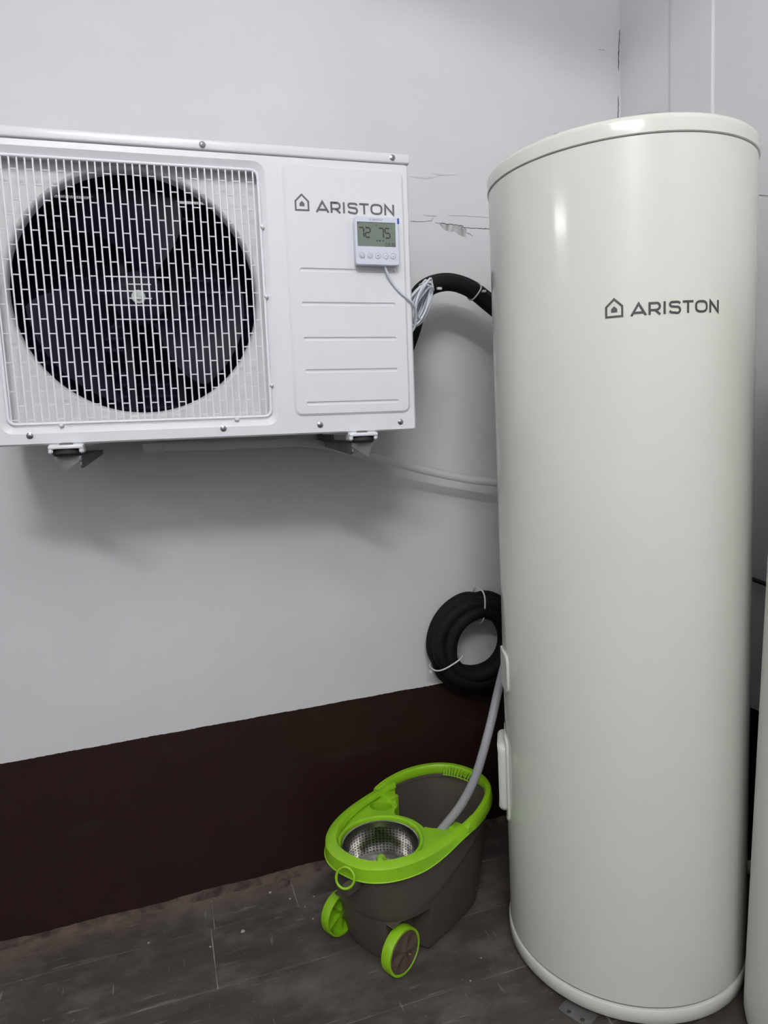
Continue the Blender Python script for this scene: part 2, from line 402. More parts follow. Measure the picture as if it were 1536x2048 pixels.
# vinyl planks
PW = .1925; y_edge = .052
def planks():
    mesh = {}; row = 0; y1 = y_edge
    joints = {0: [.035, 0.245, 1.2], 1: [.026, 1.3], 2: [-.86, .93], 3: [-.35, .72], 4: [.1, 1.1], }
    while y1 > YF:
        y0 = y1-PW; top = min(y1, -.004)
        js = joints.get(row, [((row*.47) % 1.2)-.6, ((row*.47) % 1.2)+.6])
        xs = [XL]; x = min(js)
        back = []
        while x-1.2 > XL+.1: x -= 1.2; back.append(x)
        xs += sorted(back)+sorted(js)
        x = max(js)
        while x+1.2 < XR-.1: x += 1.2; xs.append(x)
        xs.append(XR)
        for a, b_ in zip(xs[:-1], xs[1:]):
            if b_-a < .02: continue
            key = (round(b_-a, 3), round(top-y0, 3))
            if key not in mesh:
                ob = MB().box(-(b_-a)/2+.0011, (b_-a)/2-.0011, -(top-y0)/2+.0012, (top-y0)/2-.0012, -.004, 0, .0007, 1).build('plank', 'floor', floor, 0)
                mesh[key] = ob.data
            else:
                ob = bpy.data.objects.new('plank', mesh[key]); col.objects.link(ob); ob.parent = floor
            ob.location = ((a+b_)/2, (y0+top)/2, 0)
        y1 = y0; row += 1
planks()

# ceiling lamps (the room's own light)
def lamp(loc, ln, rz, power, label):
    """batten light: opal cover that glows on all sides, white spine above, two drop rods to the ceiling"""
    e = empty('batten_light', loc, rz)
    MB().box(-.03, .03, -ln/2, ln/2, .035, .065, .004, 1).build('spine', 'white', e)
    for y in (-ln*.35, ln*.35): MB().tube([(0, y, .06), (0, y, ZC-loc[2])], .006, 8).build('drop_rod', 'white', e)
    for y in (-1, 1): MB().box(-.056, .056, min(y*ln/2, y*(ln/2+.02)), max(y*ln/2, y*(ln/2+.02)), -.05, .05, .006, 2).build('end_cap', 'white', e)
    c = MB(); pr = [(.05*cos(rad(a)), .045*sin(rad(a))-.008) for a in range(150, 391, 12)]
    c.loft([[(p[0], -ln/2, p[1]) for p in pr], [(p[0], ln/2, p[1]) for p in pr]], False); c.add([(pr[0][0], -ln/2, pr[0][1]), (pr[-1][0], -ln/2, pr[-1][1]), (pr[-1][0], ln/2, pr[-1][1]), (pr[0][0], ln/2, pr[0][1])], [(0, 1, 2, 3)])
    c.build('diffuser', mat('lamp_glow', (1, 1, 1, 1), .5, emit=((1, .985, .975, 1), power)), e)
    tag(e, label, 'lamp'); return e
lamp((.12, -2.05, 2.80), .9, pi/2-.9, LAMP_MAIN*.60, 'long white batten light hanging nearest the heat pump wall')
lamp((-.50, -3.3, 3.10), 1.2, pi/2-.75, LAMP_MAIN*2.25, 'long white batten light hanging by the front wall')
lamp((-2.62, -1.03, 2.42), .6, 0, LAMP_SIDE, 'short white batten light hanging by the left wall')

# ================================================================== WATER TANK
TX, TY, TR = .9362, -.5293, .2562
tank = empty('water_tank', (TX, TY, 0)); tag(tank, 'tall white cylindrical hot water tank with dark house emblem and lettering', 'water tank')
n = 128
MB().lathe([(TR-.002, .05), (TR, .0505), (TR, 1.6705), (TR-.002, 1.6709)], n).build('tank_body', 'tank', tank, 30)
MB().lathe([(TR-.006, .040), (TR-.003, .0405), (TR-.003, .051), (TR-.006, .0515)], n).build('seam_ring', 'seam', tank, 30)
MB().lathe([(TR-.03, .014), (TR+.001, .014), (TR+.0035, .017), (TR+.0035, .0425), (TR+.002, .0448), (TR-.004, .0452)], n, caps=(True, False)).build('base_ring', 'tank', tank, 40)
MB().lathe([(TR-.003, 1.667), (TR-.0025, 1.6675), (TR-.0025, 1.674), (TR-.004, 1.6745)], n).build('seam_ring', 'seam', tank, 30)
prof = [(TR-.006, 1.6722), (TR+.0005, 1.6722), (TR+.0025, 1.6735), (TR+.0025, 1.693)]
prof += [(TR+.0025-.012*(1-cos(rad(a))), 1.693+.012*sin(rad(a))) for a in range(15, 91, 15)]
prof += [(TR-.04, 1.7062), (.1, 1.7068), (.001, 1.707)]
MB().lathe(prof, n, caps=(False, True)).build('lid', 'tank', tank, 30)
def on_tank(rad_off):
    return lambda u, v: ((TR+rad_off)*cos(u/TR), (TR+rad_off)*sin(u/TR), v)
g = MB(); house(g, rad(-131.2)*TR, 1.3765, .0300, .0335, on_tank(.0006)); g.build('house_emblem', 'logo2', tank, 0, False)
g = MB(); word(g, 'ARISTON', rad(-121.9)*TR, 1.3765, .0214, on_tank(.0006), GAPS); g.build('lettering', 'logo2', tank, 0, False)
# side covers on the left of the tank (thick shells bent round the body)
def cover(a0, a1, z0, z1, d, name, rim=0.008):
    mb = MB(); rings = []
    for off, ins in ((-.001, 0), (d*.55, 0), (d*.9, rim*.5), (d, rim)):
        ring = []
        for u, v in rrect(rad(a0)*TR+ins, rad(a1)*TR-ins, z0+ins, z1-ins, .02-ins*.8, 5): ring.append(((TR+off)*cos(u/TR), (TR+off)*sin(u/TR), v))
        rings.append(ring)
    mb.loft(rings, True)
    L0 = rrect(rad(a0)*TR+rim, rad(a1)*TR-rim, z0+rim, z1-rim, .02-rim*.8, 5)
    mb.fill([L0], lambda u, v: ((TR+d)*cos(u/TR), (TR+d)*sin(u/TR), v))
    return mb.build(name, 'tank2', tank, 40)
cover(140, 162, .318, .482, .020, 'heater_cover')
cover(139, 165, .300, .500, .005, 'heater_cover_flange', .003)
cover(151, 170.5, .615, .705, .005, 'thermostat_cover', .003)
# bent cable gland and plugs on top of the lid, tab of a foot plate
MB().tube(cat_rom([(-.13, -.19, 1.700), (-.10, -.20, 1.7095), (-.075, -.205, 1.7125), (-.05, -.205, 1.7125), (-.043, -.204, 1.711)], 6), lambda i: .0062 if i < 23 else .0045, 12).build('cable_gland', 'capgrey', tank)
MB().lathe([(.008, 1.700), (.008, 1.7095), (.006, 1.711), (.001, 1.7112)], 16, (-.205, -.11, 0), caps=(False, True)).build('lid_plug', 'capgrey', tank)
for a in (60, 180, 300):
    MB().lathe([(.028, 0), (.03, .004), (.03, .02)], 20, (.17*cos(rad(a)), .17*sin(rad(a)), 0), caps=(True, False)).build('foot', 'rubber', tank)
MB().lathe([(TR-.02, .0005), (TR-.02, .02)], 64).build('base_skirt', 'rubber', tank)
fp = MB(); ang = rad(-63); cx, cy = -.226, -.150
F = lambda z: (lambda u, v: (cx+u*cos(ang)-v*sin(ang), cy+u*sin(ang)+v*cos(ang), z))
outer = rrect(-.034, .034, -.013, .03, .006, 4); holes = [circ(-.014, -.003, .0048, 14), circ(.016, -.003, .0048, 14)]
fp.fill([outer]+holes, F(.0035)); fp.fill([outer]+holes, F(.0005))
for lp in [outer]+holes: fp.loft([[F(.0005)(*q) for q in lp], [F(.0035)(*q) for q in lp]])
fp.build('foot_plate', 'steel', tank)
# pipe stubs on the hidden right/back side of the tank
MB().tube(cat_rom([(.02, .25, .80), (.12, .28, .80), (.28, .20, .80), (.37, .12, .80), (.397, .05, .799), (.398, -.02, .793), (.398, -.14, .782)], 6), .0055, 10).build('drain_pipe', 'blackpipe', tank)
MB().lathe([(.012, 0), (.012, .05), (.016, .05), (.016, .07), (.001, .07)], 16, (TR*cos(rad(-30))-.01, TR*sin(rad(-30)), .19), 'x').build('outlet_stub', 'tank2', tank)

# second tank at the right edge
t2 = empty('storage_cylinder', (1.137, -.916, 0)); tag(t2, 'plain white tapered cylinder cut off by the right edge beside the tank', 'cylinder')
MB().lathe([(.10, 0), (.140, .001), (.155, .006), (.1625, .015), (.165, .03), (.165, .05), (.150, .55), (.137, .97), (.127, 1.25), (.118, 1.40), (.10, 1.45), (.06, 1.475), (.02, 1.48), (.001, 1.48)], 96, caps=(True, True)).build('cylinder_body', 'tank2', t2, 40)
MB().lathe([(.022, 1.475), (.022, 1.51), (.03, 1.512), (.03, 1.535), (.001, 1.54)], 20, caps=(False, True)).build('valve_cap', 'capgrey', t2)

# ================================================================== OUTDOOR UNIT (heat pump) on the wall
ua, ub, uc = .0137, -.0349, .0033
UM = Matrix.Translation((.5284, -.4008, 1.1981)) @ Matrix.Rotation(ub, 4, 'Z') @ Matrix.Rotation(uc, 4, 'X') @ Matrix.Rotation(ua, 4, 'Y')
unit = empty('heat_pump_unit', mw=UM)
tag(unit, 'white wall-mounted heat pump outdoor unit with round fan behind wire guard', 'heat pump')
UW, UD, ZG, ZT = .838, .30, .5302, .5501
FX, FZ, FR = -.538, .2765, .2237
# front panel: plate with stepped rectangular mouth
B0 = rrect(-.789, -.289, .021, .519, .022, 6); B1 = rrect(-.780, -.298, .031, .508, .018, 6); B2 = rrect(-.778, -.300, .033, .506, .016, 6)
fp = MB()
outer = [(-UW, .0), (-.0, .0), (-.0, ZG), (-UW, ZG)]
outer_in = rrect(-UW+.004, -.004, .003, ZG-.0005, .004, 3)
fp.fill([outer_in, B0], lambda u, v: (u, 0, v))
fp.loft([[(p[0], 0, p[1]) for p in B0], [(p[0], .005, p[1]) for p in B1], [(p[0], .0065, p[1]) for p in B2], [(p[0], .030, p[1]) for p in B2]])
o1 = rrect(-UW, 0, 0, ZG, .004, 3)
fp.loft([[(p[0], 0, p[1]) for p in outer_in], [(p[0], .004, p[1]) for p in o1], [(p[0], .02, p[1]) for p in o1]])
fp.build('front_panel', 'white', unit, 25)
# shroud with bell mouth
sh = MB(); C0 = circ(FX, FZ, FR+.006, 96)
sh.fill([B2, C0], lambda u, v: (u, .030, v))
sh.lathe([(FR+.006, .030), (FR+.0025, .0315), (FR, .036), (FR-.002, .045), (FR-.001, .058)], 96, (FX, 0, FZ), 'y')
sh.build('fan_shroud', 'shroud', unit, 40)
# cabinet: side panels, base pan, inner lining
MB().box(-.0012, 0, .018, UD, 0, ZG).build('side_panel', 'white', unit, 0)
MB().box(-UW, -UW+.0012, .018, UD, 0, ZG).build('side_panel', 'white', unit, 0)
MB().box(-UW+.001, -.001, .004, UD, .0005, .003).build('base_pan', 'white', unit, 0)
MB().box(-.285, -.283, .03, UD-.005, .003, ZG).build('partition', 'inner', unit, 0)
MB().box(-UW+.0014, -.286, .034, UD-.02, ZG-.006, ZG-.003).build('inner_lining', 'inner', unit, 0)
MB().box(-.282, -.002, UD-.002, UD, .003, ZG).build('rear_panel', 'white', unit, 0)
MB().box(-UW+.0014, -UW+.003, .034, UD-.01, .003, ZG-.007).build('inner_lining', 'inner', unit, 0)
# top lid with folded lip
MB().box(-UW-.003, .0025, -.0035, UD+.003, ZG+.0012, ZT, .0035, 3).build('top_lid', 'white', unit)
# heat exchanger: fins joined (too fine to pick apart), horizontal tubes
fin = MB(); x = -UW+.006
while x < -.29:
    fin.box(x, x+.0004, .262, .284, .006, ZG-.01); x += .0034
o = fin.build('coil_fins', 'navy', unit, 0, False); tag(o, kind='stuff')
for k in range(20):
    MB().tube([(-UW+.004, .273, .02+k*.0254), (-.288, .273, .02+k*.0254)], .0047, 10).build('coil_tube', 'inner', unit)
MB().box(-UW+.004, -.29, .2865, .288, .006, ZG-.01).build('coil_backing', 'inner', unit, 0)
for (xa, xb, z0, z1) in ((-.692, -.617, .5165, .5255), (-.714, -.617, .498, .510), (-.722, -.640, .475, .487), (-.714, -.655, .455, .464), (-.570, -.515, .5175, .524), (-.469, -.415, .5185, .527), (-.468, -.42, .500, .506), (-.44, -.40, .478, .484)):  # silver strips standing in for light coming through between the fins
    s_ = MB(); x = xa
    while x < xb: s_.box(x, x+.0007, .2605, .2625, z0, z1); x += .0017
    o = s_.build('fin_light_strips', 'silver', unit, 0, False); tag(o, kind='stuff')
# fan: hub, three swept blades, nut, motor and its two uprights
for x in (FX-.032, FX+.070):
    MB().box(x-.009, x+.009, .185, .192, .004, ZG-.012, .002, 1).build('motor_support', 'blade', unit)
MB().lathe([(.001, .13), (.046, .13), (.05, .135), (.05, .19), (.04, .205), (.001, .205)], 40, (FX, 0, FZ), 'y', (True, True)).build('fan_motor', 'inner', unit)
MB().lathe([(.001, .066), (.012, .066), (.040, .0685), (.050, .074), (.053, .082), (.053, .125)], 48, (FX, 0, FZ), 'y', (True, False)).build('fan_hub', 'blade', unit)
for k in range(3):
    bl = MB(); a0 = rad(75+120*k); nu, nv = 14, 14; G1 = []; G2 = []
    for i in range(nu+1):
        r = .05+(.205-.05)*i/nu; row = []; row2 = []
        span = rad(38+46*(i/nu)**1.2*(1-.25*(i/nu)**4)); off = rad(26)*(i/nu)**1.6
        for j in range(nv+1):
            t = j/nv; a = a0+off+(t-.5)*span
            y = .080+.048*t-.012*sin(pi*t)*(.4+.6*i/nu)
            row.append((FX+r*cos(a), y, FZ+r*sin(a))); row2.append((FX+r*cos(a), y+.0026, FZ+r*sin(a)))
        G1.append(row); G2.append(row2)
    bl.loft(G1, False); bl.loft(G2, False)
    bl.loft([G1[-1], G2[-1]], False); bl.loft([[r_[0] for r_ in G1], [r_[0] for r_ in G2]], False); bl.loft([[r_[-1] for r_ in G1], [r_[-1] for r_ in G2]], False)
    bl.build('fan_blade', 'blade', unit, 50)
MB().lathe([(.001, .050), (.005, .050), (.005, .058), (.0125, .058), (.0135, .061), (.0135, .066), (.001, .066)], 24, (FX, 0, FZ), 'y', (True, True)).build('hub_nut', mat('nut_pale', srgb(188, 196, 190), .35, metal=.3), unit)
# wire guard: frame rod, upright bars one by one, cross ties joined
guard = MB(); path = []
for p in rrect(-.7755, -.3025, .0385, .5035, .013, 6): path.append((p[0], .0045, p[1]))
guard.tube(path, .0030, 10, True); guard = guard.build('fan_guard', 'wire', unit, 60)
BX = [-.732+.01273*k for k in range(-3, 34)]
bm_ = MB().tube([(0, 0, .0395), (0, -.0015, .06), (0, -.002, .27), (0, -.0015, .48), (0, 0, .5025)], .0015, 6).build('guard_bar', 'wire', guard, 60)
for i, x in enumerate(BX):
    ob = bm_ if i == 0 else bpy.data.objects.new('guard_bar', bm_.data)
    if i: col.objects.link(ob); ob.parent = guard
    ob.location = (x, .0045, 0)
ties = MB()
def tie(x0, x1, z): ties.tube([(x0, .0045, z), (x1, .0045, z)], .00125, 5)
for k in range(18):
    z = .4815-.0256*k
    for c in range(len(BX)-1):
        if (c+k) % 2 == 1: tie(BX[c], BX[c+1], z)
for z, xa, xb in ((.302, -.590, -.476), (.2765, -.602, -.463), (.2510, -.590, -.476), (.2255, -.576, -.487), (.2890, -.552, -.512), (.2637, -.552, -.512)): tie(xa, xb, z)
o = ties.build('cross_ties', 'wire', guard, 60); tag(o, kind='stuff')
for x, z in ((-.688, .0355), (-.371, .0355), (-.2995, .10), (-.2995, .27), (-.2995, .40)):
    MB().lathe([(.0001, -.003), (.003, -.0025), (.0042, 0), (.0042, .006)], 12, (x, 0, z), 'y', (True, False)).build('guard_clip', 'white', guard)
# service panel with five pressed grooves
sp = MB(); SP0 = rrect(-.257, -.012, .036, .519, .016, 6); SP1 = rrect(-.252, -.017, .041, .514, .012, 6)
GR = [rrect(-.232, -.038, z-.0038, z+.0038, .0036, 4) for z in (.321, .256, .188, .125, .061)]
GRi = [rrect(-.2295, -.0405, z-.0014, z+.0014, .0013, 4) for z in (.321, .256, .188, .125, .061)]
sp.loft([[(p[0], 0, p[1]) for p in SP0], [(p[0], -.0038, p[1]) for p in SP1]])
sp.fill([SP1]+GR, lambda u, v: (u, -.0038, v))
for a, b_ in zip(GR, GRi):
    sp.loft([[(p[0], -.0038, p[1]) for p in a], [(p[0], -.0006, p[1]) for p in b_]]); sp.fill([b_], lambda u, v: (u, -.0006, v))
sp.build('service_panel', 'white', unit, 20)
FP = lambda u, v: (u, -.0043, v)
g = MB(); house(g, -.2355, .4308, .0285, .0325, FP); g.build('house_emblem', 'logo', unit, 0, False)
g = MB(); word(g, 'ARISTON', -.1945, .4298, .0213, FP, GAPS); g.build('lettering', 'logo', unit, 0, False)
# screws
def screw(x, z, y=0.0, r=.0048, parent=unit):
    e = MB(); e.lathe([(r*1.25, 0), (r*1.25, -.0008), (r, -.0012), (r*.92, -.0028), (r*.5, -.0036), (.0001, -.0037)], 16, (x, y, z), 'y', (False, True))
    o = e.build('screw', 'screw', parent)
    c = MB(); c.box(x-r*.5, x+r*.5, y-.0041, y-.003, z-r*.1, z+r*.1); c.box(x-r*.1, x+r*.1, y-.0041, y-.003, z-r*.5, z+r*.5); c.build('screw_slot', 'steel', o, 0)
screw(-.402, .5400, -.0035); screw(-.034, .5410, -.0035)
for x in (-.742, -.398, -.206, -.035): screw(x, .018)
for z, y in ((.395, .10), (.134, .12)):
    MB().lathe([(.006, -.0005), (.006, .0015), (.0048, .0022), (.0042, .005), (.0001, .0058)], 12, (0, y, z), 'x', (False, True)).build('side_screw', 'screw', unit)
# brass valve on the right side
v_ = MB(); v_.lathe([(.012, 0), (.012, .006), (.009, .006), (.009, .012)], 20, (0, .15, .075), 'x'); v_.lathe([(.0001, .012), (.0125, .012), (.0135, .015), (.0135, .024), (.0105, .028), (.0001, .028)], 6, (0, .15, .075), 'x'); v_.build('brass_valve', 'brass', unit, 20)
v_ = MB(); v_.lathe([(.010, 0), (.010, .004), (.006, .004), (.006, .012), (.0001, .012)], 16, (0, .17, .03), 'x'); v_.build('service_port', 'blackpipe', unit)
# mounting feet of the unit
for x in (-.683, -.118):
    ft = MB()
    ft.box(x-.030, x+.030, .002, UD-.02, -.005, .0005, .002, 1)
    ft.box(x-.030, x-.022, -.010, .03, -.017, -.002, .003, 1); ft.box(x+.022, x+.030, -.010, .03, -.017, -.002, .003, 1)
    ft.box(x-.030, x+.030, -.012, .03, -.0085, -.001, .003, 2)
    f_ = ft.build('mounting_foot', 'white', unit)
    MB().lathe([(.0001, -.0), (.013, -.0), (.013, .002), (.0001, .002)], 20, (x, .008, -.0012), 'z', (True, True)).build('washer', 'screw', f_)
    MB().lathe([(.0001, 0), (.0075, 0), (.0075, .006), (.0001, .006)], 6, (x, .004, -.0095), 'z', (True, True)).build('bolt_head', 'screw', f_)
# wall brackets under the unit (each a thing of its own)
for x, lab, s in ((-.683, 'grey steel wall bracket under the left foot of the heat pump', 1), (-.118, 'grey steel wall bracket under the right foot of the heat pump', -1)):
    br = empty('wall_bracket', mw=UM @ Matrix.Translation((x, 0, 0)))
    rub = MB(); rub.lathe([(.0001, -.0085), (.021, -.0085), (.0255, -.012), (.0265, -.0165), (.024, -.021), (.0001, -.021)], 28, (0, .012, 0), 'z', (True, True))
    rub.build('rubber_mount', 'rubber', br, 40)
    a = MB()
    a.box(-.024, .024, .004, .386, -.0245, -.0215, .0006, 1)                   # top flange
    web = [(.012, -.0215), (.20, -.0215), (.386, -.0215), (.386, -.031), (.012, -.046), (-.002, -.040)]
    xs = (.021, .024) if s == 1 else (-.024, -.021)
    for xx in xs: a.add([(xx, p[0], p[1]) for p in web], [tuple(range(6))])
    a.loft([[(xs[0], p[0], p[1]) for p in web], [(xs[1], p[0], p[1]) for p in web]])
    tri = [(-.024*s, -.0215), (.024*s, -.0215), (.024*s, -.030), (-.010*s, -.052)]
    a.loft([[(p[0], .001, p[1]) for p in tri], [(p[0], .004, p[1]) for p in tri]], True, (True, True))
    a.build('arm', 'steel', br, 15)
    MB().box(-.022, .022, .384, .388, -.040, .28, .0008, 1).build('wall_plate', 'steel', br)
    tag(br, lab, 'bracket', 'heat pump wall brackets')

# ================================================================== CONTROLLER on the unit
ctl = empty('wall_controller', mw=UM @ Matrix.Translation((-.0778, -.0040, .3285)))
tag(ctl, 'small square white controller with grey display on the heat pump front', 'controller')
CW, CH = .0905, .0915
b = MB(); R0 = rrect(-CW/2+.002, CW/2-.002, .002, CH-.002, .004, 4)
b.loft([[(p[0], 0, p[1]) for p in R0], [(p[0], -.012, p[1]) for p in R0]], True, (True, True)); b.build('back_box', 'ctl_side', ctl, 30)
b = MB(); R1 = rrect(-CW/2, CW/2, 0, CH, .005, 5); R2 = rrect(-CW/2+.0012, CW/2-.0012, .0012, CH-.0012, .004, 5)
S1 = rrect(-.0405, .0383, .0352, .0815, .0006, 2)
b.loft([[(p[0], -.012, p[1]) for p in R1], [(p[0], -.0195, p[1]) for p in R1], [(p[0], -.021, p[1]) for p in R2]])
b.fill([R2, S1], lambda u, v: (u, -.021, v)); b.fill([R1], lambda u, v: (u, -.012, v))
b.loft([[(p[0], -.021, p[1]) for p in S1], [(p[0], -.0196, p[1]) for p in S1]])
b.build('front_cover', 'ctl', ctl, 30)
scr = MB().fill([S1], lambda u, v: (u, -.0197, v)).build('display', 'lcd', ctl, 0)
FS = lambda u, v: (u, -.02, v)
def seg7(mb, ch, x, y, h, fn, wd):
    W = h*.52
    S = {'a': [(0, h), (W, h)], 'b': [(W, h), (W, h/2)], 'c': [(W, h/2), (W, 0)], 'd': [(0, 0), (W, 0)], 'e': [(0, 0), (0, h/2)], 'f': [(0, h/2), (0, h)], 'g': [(0, h/2), (W, h/2)]}
    on = {'7': 'abc', '2': 'abged', '5': 'afgcd', '0': 'abcdef', '3': 'abgcd', '1': 'bc'}[ch]
    for k in on:
        (a0, b0), (a1, b1) = S[k]; dx, dy = (a1-a0)*.08, (b1-b0)*.08
        stroke(mb, [(x+a0+dx, y+b0+dy), (x+a1-dx, y+b1-dy)], wd, fn, False, h)
d = MB()
for ch, x in (('7', -.0365), ('2', -.0235), ('7', .0040), ('5', .0170)): seg7(d, ch, x, .0525, .0182, FS, .0024)
for ch, x in (('0', .0170), ('3', .0222), ('1', .0275), ('0', .0327)): seg7(d, ch, x, .0362, .0066, FS, .0010)
for y in (.038, .041): d.add([FS(.0269+a, y+b_) for a, b_ in ((0, 0), (.0006, 0), (.0006, .0006), (0, .0006))], [(0, 1, 2, 3)])
for x, r in ((-.0005, .0016), (.0055, .0018), (.0125, .0014)): d.add([FS(x+r*cos(a), .0468+r*sin(a)) for a in [i*pi/4 for i in range(8)]], [tuple(range(8))])
d.add([FS(*p) for p in ((-.039, .0775), (-.0365, .0775), (-.0378, .0795))], [(0, 1, 2)]); d.add([FS(*p) for p in ((-.003, .0745), (.0, .0745), (.0, .078))], [(0, 1, 2)])
for x, y in ((-.011, .071), (.030, .071), (-.0215, .0725), (.019, .0725)): d.add([FS(x+.0008*cos(a), y+.0008*sin(a)) for a in [i*pi/3 for i in range(6)]], [tuple(range(6))])
d.build('display_digits', 'seg', scr, 0, False)
FC = lambda u, v: (u, -.0214, v)
l_ = MB(); house(l_, -.015, .0842, .0034, .0038, FC); word(l_, 'ARISTON', -.0095, .0846, .0027, FC, GAPS); l_.build('lettering', 'icon', ctl, 0, False)
for k, x in enumerate((-.0325, -.0165, .0, .0160, .0318)):
    q = MB(); q.lathe([(.0001, -.0216), (.0050, -.0216), (.0056, -.0212), (.0056, -.0205)], 24, (x, 0, .0175), 'y', (True, False))
    bt = q.build('button', 'ctl', ctl)
    i_ = MB(); FI = lambda u, v: (u, -.0219, v)
    stroke(i_, circ(x, .0175, .0055, 24), .0005, FI, True, .01)
    if k == 0: stroke(i_, arc(x, .0175, .003, .003, 125, 415, 14), .0005, FI); stroke(i_, [(x, .0175), (x, .0212)], .0005, FI)
    if k == 1: stroke(i_, circ(x, .0175, .003, 16), .0005, FI, True, .01); stroke(i_, [(x, .0195), (x, .0173), (x+.0015, .0168)], .0005, FI)
    if k == 2: word(i_, 'M', x-.0018, .0157, .0038, FI)
    if k == 3: stroke(i_, [(x-.0025, .0163), (x, .0188), (x+.0025, .0163)], .0006, FI)
    if k == 4: stroke(i_, [(x-.0025, .0187), (x, .0162), (x+.0025, .0187)], .0006, FI)
    i_.build('button_icon', 'icon', bt, 0, False)
MB().lathe([(.0001, -.0217), (.0009, -.0216), (.0009, -.0205)], 10, (-.0285, 0, .0138), 'y', (True, False)).build('indicator_light', 'seg', ctl)
MB().box(.0425, .0465, -.0222, -.0208, .0800, .0905, .0004, 1).build('film_tab', 'film', ctl)
# controller cable: lead and the tied hank beside the unit
cb = empty('controller_cable', mw=UM @ Matrix.Translation((.012, .05, .215)))
def L2(p): return (p[0]-.012, p[1]-.05, p[2]-.215)
lead = cat_rom([L2(p) for p in ((-.0605, -.014, .3295), (-.0575, -.0145, .318), (-.046, -.009, .300), (-.028, -.0075, .280), (-.006, -.0065, .263), (.006, .004, .252), (.0135, .02, .232), (.013, .03, .215), (.004, .04, .200))], 8)
MB().tube(lead, .0024, 10).build('cable_lead', 'cable', cb)
rr = random.Random(5)
axis = Vector((.040, .0, .078)).normalized()
for k in range(19):
    c = Vector((.026, .012, .056))+Vector((rr.uniform(-.004, .005), rr.uniform(-.016, .02), rr.uniform(-.006, .004)))
    ha = .047+rr.uniform(-.007, .005); hb = .025+rr.uniform(-.016, .008)
    tilt = rr.uniform(-.35, .35)
    ax = (axis+Vector((rr.uniform(-.12, .12), rr.uniform(-.2, .2), 0))).normalized()
    side = Vector((cos(.6+tilt)*.9, sin(.6+tilt), -.35)); side = (side-ax*side.dot(ax)).normalized()
    pts = [c+ax*ha*cos(t)+side*hb*sin(t)*(1-.35*cos(t)) for t in [2*pi*i/36 for i in range(36)]]
    MB().tube(pts, .0026, 8, True).build('cable_loop', 'cable', cb, 60)
tp = Vector((.026, .012, .056))+axis*.036
u_ = Vector((1, 0, -.5)).normalized(); v2 = axis.cross(u_)
MB().tube([tp+u_*.016*cos(t)+v2*.022*sin(t) for t in [2*pi*i/24 for i in range(24)]], .0018, 6, True).build('cable_tie', 'tie', cb)
tag(cb, 'thin white cable from the controller bundled into a tied hank', 'cable')

# ================================================================== BLACK INSULATED PIPES
def foam_tube(path, r, name, parent, n=16, seg=10):
    return MB().tube(cat_rom(path, seg), r, n).build(name, 'foam', parent, 60)
pp = empty('insulated_pipe_pair', (.60, -.17, 1.36))
P0 = Vector((.60, -.17, 1.36))
front = [(.585, -.205, 1.385), (.612, -.195, 1.44), (.636, -.18, 1.50), (.672, -.165, 1.537), (.725, -.16, 1.549), (.778, -.16, 1.535), (.822, -.165, 1.503), (.868, -.18, 1.455), (.90, -.20, 1.38), (.915, -.225, 1.32), (.92, -.247, 1.29)]
backp = [(.590, -.17, 1.39), (.615, -.155, 1.45), (.640, -.14, 1.515), (.680, -.128, 1.550), (.735, -.12, 1.563), (.79, -.12, 1.552), (.835, -.125, 1.524), (.885, -.14, 1.475), (.925, -.17, 1.40), (.95, -.21, 1.35), (.962, -.25, 1.33)]
foam_tube([Vector(p)-P0 for p in front], .0195, 'pipe', pp); foam_tube([Vector(p)-P0 for p in backp], .0185, 'pipe', pp)
def tie_loop(c, nrm, ru, rv, up, parent, tail=True):
    nrm = Vector(nrm).normalized(); u = (Vector(up)-nrm*Vector(up).dot(nrm)).normalized(); v = nrm.cross(u); c = Vector(c)
    t_ = MB(); t_.tube([c+u*ru*math.copysign(abs(cos(a))**.7, cos(a))+v*rv*math.copysign(abs(sin(a))**.7, sin(a)) for a in [2*pi*i/28 for i in range(28)]], .0019, 6, True)
    o = t_.build('cable_tie', 'tie', parent, 60)
    return o
tie_loop(Vector((.800, -.141, 1.5335))-P0, (.8, 0, -.55), .0445, .0225, (0, .87, .5), pp)
MB().box(-.005, .005, -.004, .004, -.003, .003, .001, 1).build('tie_head', 'tie', pp).location = Vector((.806, -.184, 1.525))-P0
MB().box(-.006, .006, -.004, .004, -.003, .003, .001, 1).build('tie_head', 'tie', pp).location = Vector((.686, -.186, 1.530))-P0
tag(pp, 'pair of black foam-insulated pipes arching from heat pump to tank', 'pipe')

